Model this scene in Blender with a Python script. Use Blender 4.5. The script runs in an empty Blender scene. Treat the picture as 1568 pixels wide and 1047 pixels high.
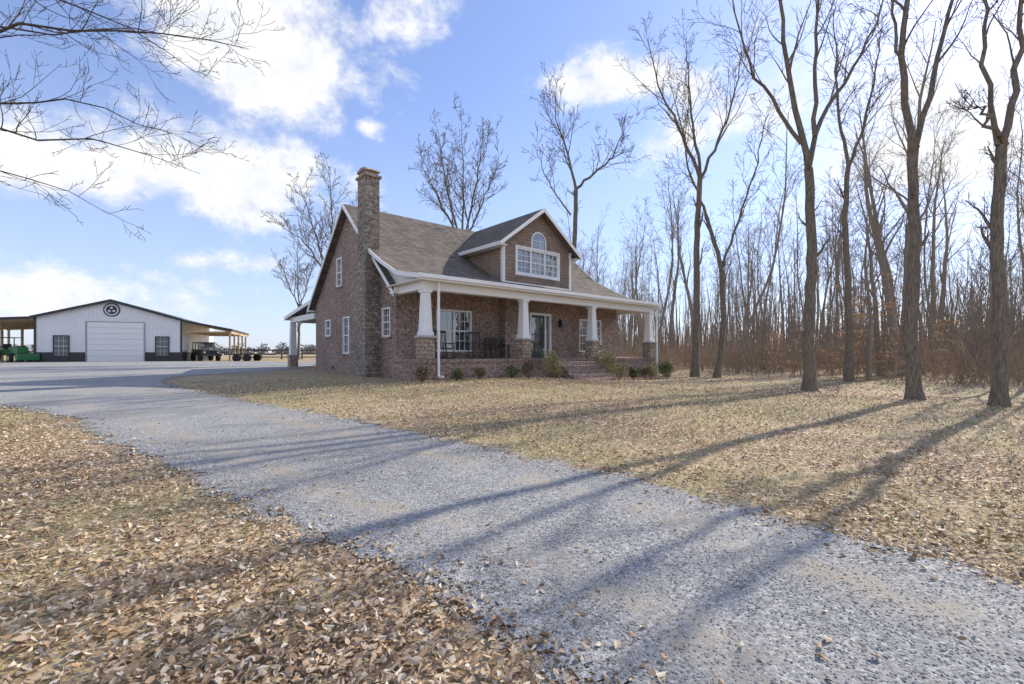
import bpy, bmesh, math, random
import numpy as np
from mathutils import Vector, Matrix
random.seed(4)
RNG = np.random.default_rng(11)
scene = bpy.context.scene
scene.view_settings.view_transform = 'Standard'
scene.view_settings.look = 'None'
scene.view_settings.exposure = 0
COL = scene.collection

# ------------------------------------------------------------------ node helpers
class NT:
    def __init__(s, nt):
        s.nt = nt
    def n(s, typ, ins=None, **props):
        nd = s.nt.nodes.new(typ)
        for k, v in props.items():
            setattr(nd, k, v)
        if ins:
            for k, v in ins.items():
                s.set(nd, k, v)
        return nd
    def set(s, nd, k, v):
        sock = nd.inputs[k]
        if isinstance(v, bpy.types.NodeSocket):
            s.nt.links.new(v, sock)
        else:
            sock.default_value = v
    def math(s, op, a, b=None, c=None, clamp=False):
        nd = s.nt.nodes.new('ShaderNodeMath'); nd.operation = op; nd.use_clamp = clamp
        s.set(nd, 0, a)
        if b is not None: s.set(nd, 1, b)
        if c is not None: s.set(nd, 2, c)
        return nd.outputs[0]
    def mix(s, fac, a, b, blend='MIX'):
        nd = s.nt.nodes.new('ShaderNodeMix'); nd.data_type = 'RGBA'; nd.blend_type = blend
        s.set(nd, 0, fac); s.set(nd, 6, a); s.set(nd, 7, b)
        return nd.outputs[2]
    def noise(s, vec, scale, detail=4, rough=0.55):
        nd = s.nt.nodes.new('ShaderNodeTexNoise')
        if vec is not None: s.set(nd, 'Vector', vec)
        nd.inputs['Scale'].default_value = scale
        nd.inputs['Detail'].default_value = detail
        nd.inputs['Roughness'].default_value = rough
        return nd.outputs[0]
    def ramp(s, fac, stops, interp='LINEAR'):
        nd = s.nt.nodes.new('ShaderNodeValToRGB')
        cr = nd.color_ramp; cr.interpolation = interp
        while len(cr.elements) > 1: cr.elements.remove(cr.elements[-1])
        cr.elements[0].position = stops[0][0]; cr.elements[0].color = stops[0][1]
        for p, c in stops[1:]:
            e = cr.elements.new(p); e.color = c
        s.set(nd, 0, fac)
        return nd.outputs[0]

def c4(r, g, b): return (r, g, b, 1.0)

def new_mat(name):
    m = bpy.data.materials.new(name); m.use_nodes = True
    nt = m.node_tree
    t = NT(nt)
    b = nt.nodes['Principled BSDF']
    return m, t, b

def simple_mat(name, col, rough=0.6, var=0.15, nscale=6.0, metal=0.0, bump=0.0, bscale=40):
    m, t, b = new_mat(name)
    tc = t.n('ShaderNodeTexCoord').outputs['Object']
    nz = t.noise(tc, nscale, 5)
    lo = c4(*[c * (1 - var) for c in col]); hi = c4(*[min(1, c * (1 + var)) for c in col])
    colr = t.ramp(nz, [(0.3, lo), (0.7, hi)])
    t.set(b, 'Base Color', colr)
    b.inputs['Roughness'].default_value = rough
    b.inputs['Metallic'].default_value = metal
    if bump > 0:
        nb = t.noise(tc, bscale, 4)
        bp = t.n('ShaderNodeBump', {'Height': nb, 'Strength': bump, 'Distance': 0.02})
        t.set(b, 'Normal', bp.outputs[0])
    return m

def wall_coord(t):
    tc = t.n('ShaderNodeTexCoord').outputs['Object']
    sp = t.n('ShaderNodeSeparateXYZ', {0: tc})
    xy = t.math('ADD', sp.outputs[0], sp.outputs[1])
    cb = t.n('ShaderNodeCombineXYZ', {0: xy, 1: sp.outputs[2]})
    return tc, cb.outputs[0]

def brick_mat(name, c1, c2, mortar, bw=0.21, bh=0.072, ms=0.008, tint=None, distort=0.0, var=0.5):
    m, t, b = new_mat(name)
    tc, v = wall_coord(t)
    if distort > 0:
        nz = t.n('ShaderNodeTexNoise', {'Vector': tc, 'Scale': 3.0})
        v = t.n('ShaderNodeVectorMath', {0: v, 1: t.n('ShaderNodeVectorMath', {0: nz.outputs[1], 3: distort}, operation='SCALE').outputs[0]}, operation='ADD').outputs[0]
    br = t.n('ShaderNodeTexBrick', {'Vector': v, 'Color1': c4(*c1), 'Color2': c4(*c2), 'Mortar': c4(*mortar),
                                    'Scale': 1.0, 'Mortar Size': ms, 'Mortar Smooth': 0.2, 'Bias': 0.0,
                                    'Brick Width': bw, 'Row Height': bh})
    nz1 = t.noise(tc, 9.0, 3)
    nz2 = t.noise(tc, 0.7, 4)
    f1 = t.ramp(nz1, [(0.35, c4(1 - var, 1 - var, 1 - var)), (0.65, c4(1 + var * 0.6, 1 + var * 0.55, 1 + var * 0.5))])
    col = t.mix(1.0, br.outputs[0], f1, 'MULTIPLY')
    f2 = t.ramp(nz2, [(0.3, c4(.8, .8, .82)), (0.7, c4(1.15, 1.1, 1.08))])
    col = t.mix(1.0, col, f2, 'MULTIPLY')
    t.set(b, 'Base Color', col)
    b.inputs['Roughness'].default_value = 0.85
    bp = t.n('ShaderNodeBump', {'Height': t.math('SUBTRACT', t.math('MULTIPLY', nz1, 0.6), br.outputs[1]), 'Strength': 0.6, 'Distance': 0.01})
    t.set(b, 'Normal', bp.outputs[0])
    return m

# ------------------------------------------------------------------ mesh helpers
def mesh_obj(name, verts, faces, mat=None, parent=None, smooth=False):
    me = bpy.data.meshes.new(name)
    me.from_pydata([tuple(v) for v in verts], [], faces)
    bm = bmesh.new(); bm.from_mesh(me)
    bmesh.ops.recalc_face_normals(bm, faces=bm.faces)
    bm.to_mesh(me); bm.free()
    ob = bpy.data.objects.new(name, me); COL.objects.link(ob)
    if mat: me.materials.append(mat)
    if parent: ob.parent = parent
    if smooth:
        for p in me.polygons: p.use_smooth = True
    return ob

def np_mesh(name, V, F, mat=None, parent=None, smooth=False, colors=None, link=True):
    me = bpy.data.meshes.new(name)
    V = np.asarray(V, np.float32); F = np.asarray(F, np.int32)
    m, k = F.shape
    me.vertices.add(len(V)); me.vertices.foreach_set('co', V.ravel())
    me.loops.add(m * k); me.loops.foreach_set('vertex_index', F.ravel())
    me.polygons.add(m)
    me.polygons.foreach_set('loop_start', np.arange(0, m * k, k, dtype=np.int32))
    me.polygons.foreach_set('loop_total', np.full(m, k, np.int32))
    if smooth: me.polygons.foreach_set('use_smooth', np.ones(m, bool))
    me.update(calc_edges=True)
    if colors is not None:
        at = me.color_attributes.new('Col', 'FLOAT_COLOR', 'POINT')
        cc = np.ones((len(V), 4), np.float32); cc[:, :3] = colors
        at.data.foreach_set('color', cc.ravel())
    if mat: me.materials.append(mat)
    if not link: return me
    ob = bpy.data.objects.new(name, me); COL.objects.link(ob)
    if parent: ob.parent = parent
    return ob

class MB:
    def __init__(s): s.v = []; s.f = []
    def box(s, x0, x1, y0, y1, z0, z1):
        i = len(s.v)
        s.v += [(x0,y0,z0),(x1,y0,z0),(x1,y1,z0),(x0,y1,z0),(x0,y0,z1),(x1,y0,z1),(x1,y1,z1),(x0,y1,z1)]
        s.f += [[i,i+3,i+2,i+1],[i+4,i+5,i+6,i+7],[i,i+1,i+5,i+4],[i+1,i+2,i+6,i+5],[i+2,i+3,i+7,i+6],[i+3,i,i+4,i+7]]
        return s
    def frustum(s, cx, cy, z0, z1, a, b):
        i = len(s.v)
        for z, h in ((z0, a), (z1, b)):
            s.v += [(cx-h,cy-h,z),(cx+h,cy-h,z),(cx+h,cy+h,z),(cx-h,cy+h,z)]
        s.f += [[i,i+3,i+2,i+1],[i+4,i+5,i+6,i+7],[i,i+1,i+5,i+4],[i+1,i+2,i+6,i+5],[i+2,i+3,i+7,i+6],[i+3,i,i+4,i+7]]
        return s
    def prism(s, poly, a0, a1, axis='x'):
        i = len(s.v); n = len(poly)
        for a in (a0, a1):
            for p in poly:
                s.v.append((a, p[0], p[1]) if axis == 'x' else (p[0], a, p[1]) if axis == 'y' else (p[0], p[1], a))
        s.f.append([i + k for k in range(n)]); s.f.append([i + n + k for k in reversed(range(n))])
        for k in range(n):
            k2 = (k + 1) % n
            s.f.append([i + k, i + k2, i + n + k2, i + n + k])
        return s
    def cyl(s, p0, p1, r0, r1=None, n=12):
        if r1 is None: r1 = r0
        p0 = Vector(p0); p1 = Vector(p1); d = (p1 - p0).normalized()
        a = d.orthogonal().normalized(); b = d.cross(a)
        i = len(s.v)
        for p, r in ((p0, r0), (p1, r1)):
            for k in range(n):
                t = 2 * math.pi * k / n
                s.v.append(tuple(p + a * (r * math.cos(t)) + b * (r * math.sin(t))))
        s.f.append([i + k for k in reversed(range(n))]); s.f.append([i + n + k for k in range(n)])
        for k in range(n):
            k2 = (k + 1) % n
            s.f.append([i + k, i + k2, i + n + k2, i + n + k])
        return s
    def obj(s, name, mat, parent=None, bevel=0.0, smooth=False):
        ob = mesh_obj(name, s.v, s.f, mat, parent, smooth)
        if bevel > 0:
            md = ob.modifiers.new('b', 'BEVEL'); md.width = bevel; md.segments = 2; md.limit_method = 'ANGLE'
        return ob

def empty(name, loc=(0,0,0), rotz=0.0):
    e = bpy.data.objects.new(name, None); COL.objects.link(e)
    e.location = loc; e.rotation_euler = (0, 0, rotz); e.empty_display_size = 0.3
    return e

# ------------------------------------------------------------------ terrain
def S(a, b, x):
    t = np.clip((np.asarray(x, float) - a) / (b - a), 0, 1); return t * t * (3 - 2 * t)
def G(x, y):
    x = np.asarray(x, float); y = np.asarray(y, float)
    return (0.45 * S(2, 17, y) + 0.22 * S(20, 40, y)) * (1 - 0.85 * S(-1, 8, x))
def g1(x, y): return float(G(x, y))

DRIVE = np.array([(14,-12),(9,-3.2),(5,1.0),(3.2,2.88),(2.85,3.24),(2.3,3.9),(1.54,5.0),(.14,6.05),(-2.05,7.8),(-4.6,9.7),(-7.1,11.5),(-9.3,13.2),
    (-11.6,15.2),(-13.0,17.2),(-14.0,19.5),(-13.6,21.5),(-12.5,23.0),(-13.0,30),(-16,38),(-24,41.2),(-31,41.4),(-40.5,38.2),(-52,34),(-90,22),
    (-90,8),(-40,10.2),(-20,10.6),(-11.5,10.3),(-8.2,8.6),(-7.2,7.7),(-5.4,6.4),(-4.1,5.5),(-3.25,4.8),(-1.9,3.75),(-1.0,3.17),(-.6,2.94),(-.24,2.6),
    (.02,2.28),(.25,2.0),(1,1.1),(2.2,-.4),(4.5,-3.2),(11,-12)], float)
def sdist(P):
    P = np.asarray(P, float); d = np.full(len(P), 1e9); inside = np.zeros(len(P), bool)
    n = len(DRIVE)
    for i in range(n):
        a = DRIVE[i]; b = DRIVE[(i + 1) % n]
        ab = b - a; t = np.clip(((P - a) @ ab) / (ab @ ab), 0, 1)
        dd = np.hypot(*(P - (a + t[:, None] * ab)).T); d = np.minimum(d, dd)
        c = ((a[1] > P[:, 1]) != (b[1] > P[:, 1]))
        with np.errstate(divide='ignore', invalid='ignore'):
            xi = (b[0] - a[0]) * (P[:, 1] - a[1]) / (b[1] - a[1] + 1e-12) + a[0]
        inside ^= c & (P[:, 0] < xi)
    return np.where(inside, -d, d)

def axis_vals(lo, hi, step, far):
    core = np.arange(lo, hi + step, step)
    out = [hi + step]
    st = step
    while out[-1] < far: st *= 1.35; out.append(out[-1] + st)
    neg = [lo - step]; st = step
    while neg[-1] > -far: st *= 1.35; neg.append(neg[-1] - st)
    return np.array(sorted(neg) + list(core) + out)

def ground_material():
    m, t, b = new_mat('leafy_dormant_lawn')
    tc = t.n('ShaderNodeTexCoord').outputs['Object']
    vo = t.n('ShaderNodeTexVoronoi', {'Vector': tc, 'Scale': 24.0, 'Randomness': 1.0})
    wn = t.n('ShaderNodeSeparateColor', {0: vo.outputs['Color']})
    leaf = t.ramp(wn.outputs[0], [(0.0, c4(.19,.125,.075)), (.3, c4(.35,.24,.15)), (.6, c4(.50,.365,.235)), (.85, c4(.62,.48,.33)), (1, c4(.76,.63,.47))])
    n1 = t.noise(tc, 30, 4)
    grass = t.ramp(n1, [(0.3, c4(.235,.205,.095)), (.5, c4(.42,.35,.18)), (.75, c4(.58,.49,.30))])
    big = t.noise(tc, 0.22, 5, 0.6)
    med = t.noise(tc, 1.5, 3, 0.6)
    gm = t.math('ADD', t.math('MULTIPLY', big, 0.75), t.math('MULTIPLY', med, 0.35))
    mask = t.ramp(gm, [(0.48, c4(0,0,0)), (0.64, c4(.9,.9,.9))])
    col = t.mix(mask, leaf, grass)
    tone = t.ramp(t.noise(tc, 0.35, 5, 0.65), [(.3, c4(.76,.75,.74)), (.7, c4(1.14,1.12,1.07))])
    col = t.mix(1.0, col, tone, 'MULTIPLY')
    t.set(b, 'Base Color', col)
    b.inputs['Roughness'].default_value = 0.9
    b.inputs['Specular IOR Level'].default_value = 0.2
    h = t.math('ADD', t.math('MULTIPLY', vo.outputs[0], 0.7), n1)
    bp = t.n('ShaderNodeBump', {'Height': h, 'Strength': 0.5, 'Distance': 0.03})
    t.set(b, 'Normal', bp.outputs[0])
    return m

def gravel_material(name, ragged):
    m, t, b = new_mat(name)
    tc = t.n('ShaderNodeTexCoord').outputs['Object']
    vo = t.n('ShaderNodeTexVoronoi', {'Vector': tc, 'Scale': 60.0})
    s1 = t.n('ShaderNodeSeparateColor', {0: vo.outputs['Color']}).outputs[0]
    stone = t.ramp(s1, [(0, c4(.20,.198,.19)), (.4, c4(.31,.307,.295)), (.8, c4(.41,.405,.39)), (1, c4(.55,.545,.52))])
    big = t.noise(tc, 0.5, 5, 0.65)
    fine = t.ramp(t.noise(tc, 60, 2), [(.3, c4(.35,.305,.24)), (.7, c4(.50,.44,.35))])
    mk = t.ramp(big, [(.50, c4(0,0,0)), (.74, c4(.6,.6,.6))])
    at = t.n('ShaderNodeAttribute', attribute_name='sd')
    q = t.math('DIVIDE', t.math('ADD', at.outputs['Fac'], 0.75), 0.24)
    band = t.math('EXPONENT', t.math('MULTIPLY', t.math('MULTIPLY', q, q), -1.0))
    br_ = t.ramp(t.noise(tc, 1.6, 5, 0.7), [(.43, c4(0,0,0)), (.60, c4(.9,.9,.9))])
    band = t.math('MULTIPLY', band, br_)
    mk = t.math('MAXIMUM', mk, band)
    col = t.mix(mk, stone, fine)
    tone = t.ramp(t.noise(tc, 1.3, 4, 0.6), [(.3, c4(.86,.86,.87)), (.7, c4(1.1,1.09,1.08))])
    col = t.mix(1.0, col, tone, 'MULTIPLY')
    t.set(b, 'Base Color', col)
    b.inputs['Roughness'].default_value = 0.9
    b.inputs['Specular IOR Level'].default_value = 0.15
    h = t.math('ADD', t.math('MULTIPLY', vo.outputs[0], -1.0), t.math('MULTIPLY', s1, 0.5))
    bp = t.n('ShaderNodeBump', {'Height': h, 'Strength': 0.5, 'Distance': 0.01})
    t.set(b, 'Normal', bp.outputs[0])
    if ragged:
        e = t.math('ADD', at.outputs['Fac'], t.math('MULTIPLY', t.math('SUBTRACT', t.noise(tc, 2.2, 7, 0.75), 0.5), 1.9))
        e = t.math('ADD', e, t.math('MULTIPLY', t.math('SUBTRACT', t.noise(tc, 30, 3, 0.7), 0.5), 1.1))
        t.set(b, 'Alpha', t.math('LESS_THAN', e, 0.0))
    return m

xs = axis_vals(-60, 40, 0.8, 1800); ys = axis_vals(-14, 60, 0.8, 1800)
XX, YY = np.meshgrid(xs, ys)
V = np.stack([XX.ravel(), YY.ravel(), G(XX, YY).ravel()], 1)
nx, ny = len(xs), len(ys)
ii = (np.arange(ny - 1)[:, None] * nx + np.arange(nx - 1)[None, :]).ravel()
F = np.stack([ii, ii + 1, ii + nx + 1, ii + nx], 1)
np_mesh('ground', V, F, ground_material(), smooth=True)

st = 0.4
dx = np.arange(-90, 15, st); dy = np.arange(-12, 43, st)
XX, YY = np.meshgrid(dx, dy); P = np.stack([XX.ravel(), YY.ravel()], 1)
SD = sdist(P)
V = np.column_stack([P, G(P[:, 0], P[:, 1]) + 0.014])
nx, ny = len(dx), len(dy)
ii = (np.arange(ny - 1)[:, None] * nx + np.arange(nx - 1)[None, :]).ravel()
F0 = np.stack([ii, ii + 1, ii + nx + 1, ii + nx], 1)
drv = empty('gravel_driveway')
mx = SD[F0].max(1); mn = SD[F0].min(1)
for nm, keep, rag in (('gravel_bed', mx < -1.3, False), ('gravel_edge', (mx >= -1.3) & (mn < 1.3), True)):
    F = F0[keep]; used = np.unique(F); remap = np.full(len(V), -1); remap[used] = np.arange(len(used))
    dv = np_mesh(nm, V[used], remap[F], gravel_material(nm, rag), drv, smooth=True)
    at = dv.data.attributes.new('sd', 'FLOAT', 'POINT'); at.data.foreach_set('value', SD[used].astype(np.float32))

# ------------------------------------------------------------------ scatter : leaves, grass, stones
def vcol_mat(name, rough=0.7):
    m, t, b = new_mat(name)
    at = t.n('ShaderNodeVertexColor', layer_name='Col')
    t.set(b, 'Base Color', at.outputs[0])
    b.inputs['Roughness'].default_value = rough
    b.inputs['Specular IOR Level'].default_value = 0.2
    return m
def fakenoise(x, y, s=1.0):
    return (np.sin(x*1.3*s+1.1)*np.cos(y*1.7*s-.4)+np.sin(x*.61*s-y*.93*s+2.)+.6*np.sin(x*3.1*s+y*2.3*s)+.4*np.cos(y*5.1*s-x*4.3*s))/3.0
def polar(n, r0, r1, a0=-1.12, a1=1.12, p=1.0):
    r = r0 + (r1 - r0) * RNG.random(n) ** p; a = RNG.uniform(a0, a1, n)
    return r * np.sin(a), r * np.cos(a), r
def leaves(n_try, r0, r1, p=1.0, a0=-1.12, smul=1.0):
    x, y, r = polar(n_try, r0, r1, a0=a0, p=p)
    sd = sdist(np.stack([x, y], 1))
    nz = fakenoise(x, y, .8)
    left = (x < 1.0) & (x + y * 0.9 < 3.6)
    pr = np.where(left, 0.60 + .55 * nz, 0.36 + .42 * nz)
    pr = np.where(sd < 0, np.where(sd > -.5, .16 * np.exp(sd * 4), .004), np.where(sd < .5, pr * .75, pr))
    k = RNG.random(n_try) < np.clip(pr, 0.004, 1)
    x, y, r = x[k], y[k], r[k]; n = len(x)
    L = RNG.uniform(.020, .060, n) * smul; W = L * RNG.uniform(.16, .38, n)
    cur = RNG.uniform(-.4, .9, n) * L; fold = RNG.uniform(-.2, .9, n) * W
    tmpl = [(0, 0, 0, 0), (.9, .3, .5, 1), (.75, .7, .8, 1), (0, 1, 1, 0), (-.75, .7, .8, 1), (-.9, .3, .5, 1)]
    loc = np.zeros((n, 6, 3))
    for i, (wx, ly, c, fo) in enumerate(tmpl):
        loc[:, i, 0] = wx * W * RNG.uniform(.45, 1.35, n); loc[:, i, 1] = (ly - .5) * L; loc[:, i, 2] = cur * (ly - .5) ** 2 * 4 * .5 + fold * fo
    tx = RNG.normal(0, .34, n); ty = RNG.normal(0, .34, n); yaw = RNG.uniform(0, 6.283, n)
    def rot(v, ax, an):
        c, s_ = np.cos(an)[:, None], np.sin(an)[:, None]; a, b_ = [(1, 2), (0, 2), (0, 1)][ax]
        o = v.copy(); o[:, :, a] = v[:, :, a] * c - v[:, :, b_] * s_; o[:, :, b_] = v[:, :, a] * s_ + v[:, :, b_] * c; return o
    loc = rot(rot(rot(loc, 0, tx), 1, ty), 2, yaw)
    zmin = loc[:, :, 2].min(1)
    base = np.stack([x, y, G(x, y) + .014 - zmin * .7 + RNG.uniform(0, .010, n)], 1)
    Vv = (loc + base[:, None, :]).reshape(-1, 3)
    i0 = np.arange(n) * 6
    Ff = np.concatenate([np.stack([i0, i0 + 1, i0 + 2, i0 + 3], 1), np.stack([i0, i0 + 3, i0 + 4, i0 + 5], 1)])
    pal = np.array([(.56,.41,.265),(.48,.335,.205),(.35,.225,.13),(.66,.52,.37),(.78,.66,.50),(.54,.355,.20),(.25,.165,.105),(.62,.475,.32)])
    c = pal[RNG.integers(0, len(pal), n)] * RNG.uniform(.78, 1.12, (n, 1))
    return Vv, Ff, np.repeat(c, 6, 0)
V1, F1, C1 = leaves(290000, 1.1, 19)
V2, F2, C2 = leaves(60000, 17, 34, a0=.0, smul=1.5)
F2 = F2 + len(V1)
np_mesh('fallen_leaves', np.concatenate([V1, V2]), np.concatenate([F1, F2]), vcol_mat('dry_leaf', .6), colors=np.concatenate([C1, C2]))

def blades(n_try):
    x, y, r = polar(n_try, 1.2, 18)
    sd = sdist(np.stack([x, y], 1)); nz = fakenoise(x + 5, y - 3, .7)
    left = (x < 1.0) & (x + y * 0.9 < 3.6)
    pr = np.where(sd < .0, .0, np.where(left, .30 + .4 * nz, .55 + .4 * nz))
    k = RNG.random(n_try) < np.clip(pr, 0, 1); x, y, r = x[k], y[k], r[k]; n = len(x)
    h = RNG.uniform(.025, .06, n); w = .002 + .0006 * r; a = RNG.uniform(0, 6.283, n); lean = RNG.normal(0, .035, (n, 2))
    z = G(x, y) + .003
    Vv = np.zeros((n, 3, 3))
    Vv[:, 0] = np.stack([x - w * np.cos(a), y - w * np.sin(a), z], 1)
    Vv[:, 1] = np.stack([x + w * np.cos(a), y + w * np.sin(a), z], 1)
    Vv[:, 2] = np.stack([x + lean[:, 0], y + lean[:, 1], z + h], 1)
    pal = np.array([(.58,.49,.31),(.48,.41,.23),(.37,.36,.16),(.19,.27,.08),(.66,.57,.4)])
    green = fakenoise(x * 1.7 + 9, y * 1.7, 1.2) > .55
    ci = np.where(green & (RNG.random(n) < .7), 3, RNG.integers(0, 5, n))
    c = pal[ci] * RNG.uniform(.8, 1.2, (n, 1))
    return Vv.reshape(-1, 3), np.arange(n * 3).reshape(-1, 3), np.repeat(c, 3, 0)
V1, F1, C1 = blades(100000)
np_mesh('dormant_grass', V1, F1, vcol_mat('grass_blade', .7), colors=C1)

def stones(n_try):
    x, y, r = polar(n_try, 1.4, 9, -.95, 1.0)
    sd = sdist(np.stack([x, y], 1))
    k = (sd < -.05 + .45 * RNG.random(n_try) ** 3) & (RNG.random(n_try) < .55 + .4 * fakenoise(x, y, 1.1) - .35 * np.exp(-((sd + .75) / .22) ** 2)); x, y, r = x[k], y[k], r[k]; n = len(x)
    oc = np.array([(1,0,0),(0,1,0),(-1,0,0),(0,-1,0),(0,0,1)], float)
    sc = (RNG.uniform(.0035, .0095, n) * (1 + .03 * r))[:, None, None]
    loc = oc[None] * sc * RNG.uniform(.55, 1.3, (n, 5, 1)) + RNG.normal(0, .18, (n, 5, 3)) * sc
    a = RNG.uniform(0, 6.283, n); c, s_ = np.cos(a)[:, None], np.sin(a)[:, None]
    lx = loc[:, :, 0] * c - loc[:, :, 1] * s_; ly = loc[:, :, 0] * s_ + loc[:, :, 1] * c
    tl = RNG.normal(0, .35, n)[:, None]
    lz = loc[:, :, 2] * .65 + lx * tl * .5
    base = np.stack([x, y, G(x, y) + .016], 1)
    Vv = (np.stack([lx, ly, lz], 2) + base[:, None]).reshape(-1, 3)
    fc = np.array([(0,1,4),(1,2,4),(2,3,4),(3,0,4)])
    Ff = (np.arange(n)[:, None, None] * 5 + fc[None]).reshape(-1, 3)
    g = RNG.choice([.19, .25, .31, .36, .41, .50], n, p=[.1,.2,.25,.24,.15,.06])[:, None] * np.array([[1.01, 1, .965]]) * RNG.uniform(.92, 1.08, (n, 1))
    return Vv, Ff, np.repeat(g, 5, 0)
V1, F1, C1 = stones(130000)
np_mesh('gravel_stones', V1, F1, vcol_mat('stone_chip', .9), colors=C1)

# ------------------------------------------------------------------ trees
class Tubes:
    def __init__(s): s.V = []; s.F = []; s.n = 0
    def add(s, P, R, k):
        P = np.asarray(P, float); R = np.asarray(R, float); n = len(P)
        T = np.empty_like(P); T[1:-1] = P[2:] - P[:-2]; T[0] = P[1] - P[0]; T[-1] = P[-1] - P[-2]
        T /= np.linalg.norm(T, axis=1)[:, None] + 1e-9
        ref = np.array([1., .13, 0.]) if abs(T[0, 2]) > .5 else np.array([0, .1, 1.])
        A = np.cross(T, ref); A /= np.linalg.norm(A, axis=1)[:, None] + 1e-9; B = np.cross(T, A)
        th = np.arange(k) * 2 * np.pi / k
        ring = P[:, None] + R[:, None, None] * (A[:, None] * np.cos(th)[None, :, None] + B[:, None] * np.sin(th)[None, :, None])
        s.V.append(ring.reshape(-1, 3))
        i = (np.arange(n - 1)[:, None] * k); j = np.arange(k)[None]; j2 = (j + 1) % k
        s.F.append(np.stack([i + j, i + j2, i + k + j2, i + k + j], 2).reshape(-1, 4) + s.n)
        s.n += n * k
    def mesh(s, name, mat, link=True, parent=None):
        return np_mesh(name, np.concatenate(s.V), np.concatenate(s.F), mat, parent, True, None, link)

rg = np.random.default_rng(5)
def unit(v): return v / (np.linalg.norm(v) + 1e-9)
def child_dir(T, ang):
    r = rg.normal(size=3); r -= T * (r @ T); r = unit(r)
    return unit(T * math.cos(ang) + r * math.sin(ang))
NSEG = [12, 8, 6, 4, 3, 3]; SIDES = [9, 6, 5, 3, 3, 3]
def grow(tb, p, d, L, r0, lev, maxlev, nch, up=.08, wander=.13, fstart=.25, ratio=.55, rmin=.007, tipf=.2):
    n = NSEG[lev]; P = [p.copy()]
    for i in range(n):
        d = unit(d + rg.normal(0, wander, 3) + np.array([0, 0, up])); p = p + d * L / n; P.append(p)
    t = np.linspace(0, 1, n + 1); R = np.maximum(r0 * (1 - (1 - tipf) * t), rmin)
    tb.add(P, R, SIDES[lev])
    spawn(tb, np.array(P), R, L, lev, maxlev, nch, up, wander, fstart, ratio, rmin)
def spawn(tb, P, R, L, lev, maxlev, nch, up, wander, fstart, ratio, rmin, amin=.45, amax=1.0):
    if lev >= maxlev: return
    n = len(P) - 1; N = nch[lev]
    for c in range(N):
        f = fstart + (1 - fstart) * (c + rg.random()) / N
        x = f * n; i = min(int(x), n - 1); w = x - i
        q = P[i] * (1 - w) + P[i + 1] * w; T = unit(P[i + 1] - P[i]); rr = R[i] * (1 - w) + R[i + 1] * w
        cd = child_dir(T, rg.uniform(amin, amax))
        if lev <= 1: cd = unit(cd + np.array([0, 0, .35]))
        cl = L * ratio * rg.uniform(.55, 1.15) * (1.1 - .55 * f)
        grow(tb, q, cd, cl, max(rr * rg.uniform(.35, .62), rmin), lev + 1, maxlev, nch, up, wander * 1.15, .15, .58, rmin)

def bark_mat(name, a, bcol):
    m, t, b = new_mat(name)
    tc = t.n('ShaderNodeTexCoord').outputs['Object']
    mp = t.n('ShaderNodeMapping', {'Vector': tc, 'Scale': (9, 9, 1.6)})
    nz = t.noise(mp.outputs[0], 2.5, 4, .7)
    col = t.ramp(nz, [(.3, c4(*a)), (.7, c4(*bcol))])
    t.set(b, 'Base Color', col); b.inputs['Roughness'].default_value = .9
    b.inputs['Specular IOR Level'].default_value = .2
    bp = t.n('ShaderNodeBump', {'Height': nz, 'Strength': .9, 'Distance': .04}); t.set(b, 'Normal', bp.outputs[0])
    return m
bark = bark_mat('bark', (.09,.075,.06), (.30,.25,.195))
bark_far = bark_mat('bark_haze', (.18,.15,.12), (.40,.335,.265))  # distance haze in the woods is put into this lightened bark colour
bark_twig = bark_mat('bark_twig', (.05,.042,.036), (.15,.125,.105))

def resample(pts, n, jit):
    pts = np.array(pts, float); seg = np.r_[0, np.cumsum(np.linalg.norm(np.diff(pts, axis=0), axis=1))]
    u = np.linspace(0, seg[-1], n)
    Q = np.stack([np.interp(u, seg, pts[:, k]) for k in range(3)], 1)
    for _ in range(2): Q[1:-1] = .25 * Q[:-2] + .5 * Q[1:-1] + .25 * Q[2:]
    J = rg.normal(0, jit, Q.shape); J[0] = 0; J[-1] = 0
    return Q + J, seg[-1]
def guided_tree(base, limbs, name='bare_tree', nch=(0, 8, 5, 4, 3), maxlev=4, rmin=.006, rs=.8, mat=bark):
    tb = Tubes(); base = np.array(base, float)
    for k, (pts, r0, r1, fs, nc, cl) in enumerate(limbs):
        Q, L = resample(pts, 18 if k == 0 else 14, .02 if k == 0 else .05)
        R = np.linspace(r0 * rs, r1 * rs, len(Q))
        if k == 0:
            R[0] *= 1.5; R[1] *= 1.1
        Q = Q - base
        tb.add(Q, R, 12 if k == 0 else 8)
        if nc:
            nn = [0, nc] + list(nch[2:])
            spawn(tb, Q, R, cl / .55, 1, maxlev, nn, .07, .12, fs, .55, rmin)
    ob = tb.mesh(name, mat); ob.location = base
    return ob

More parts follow.
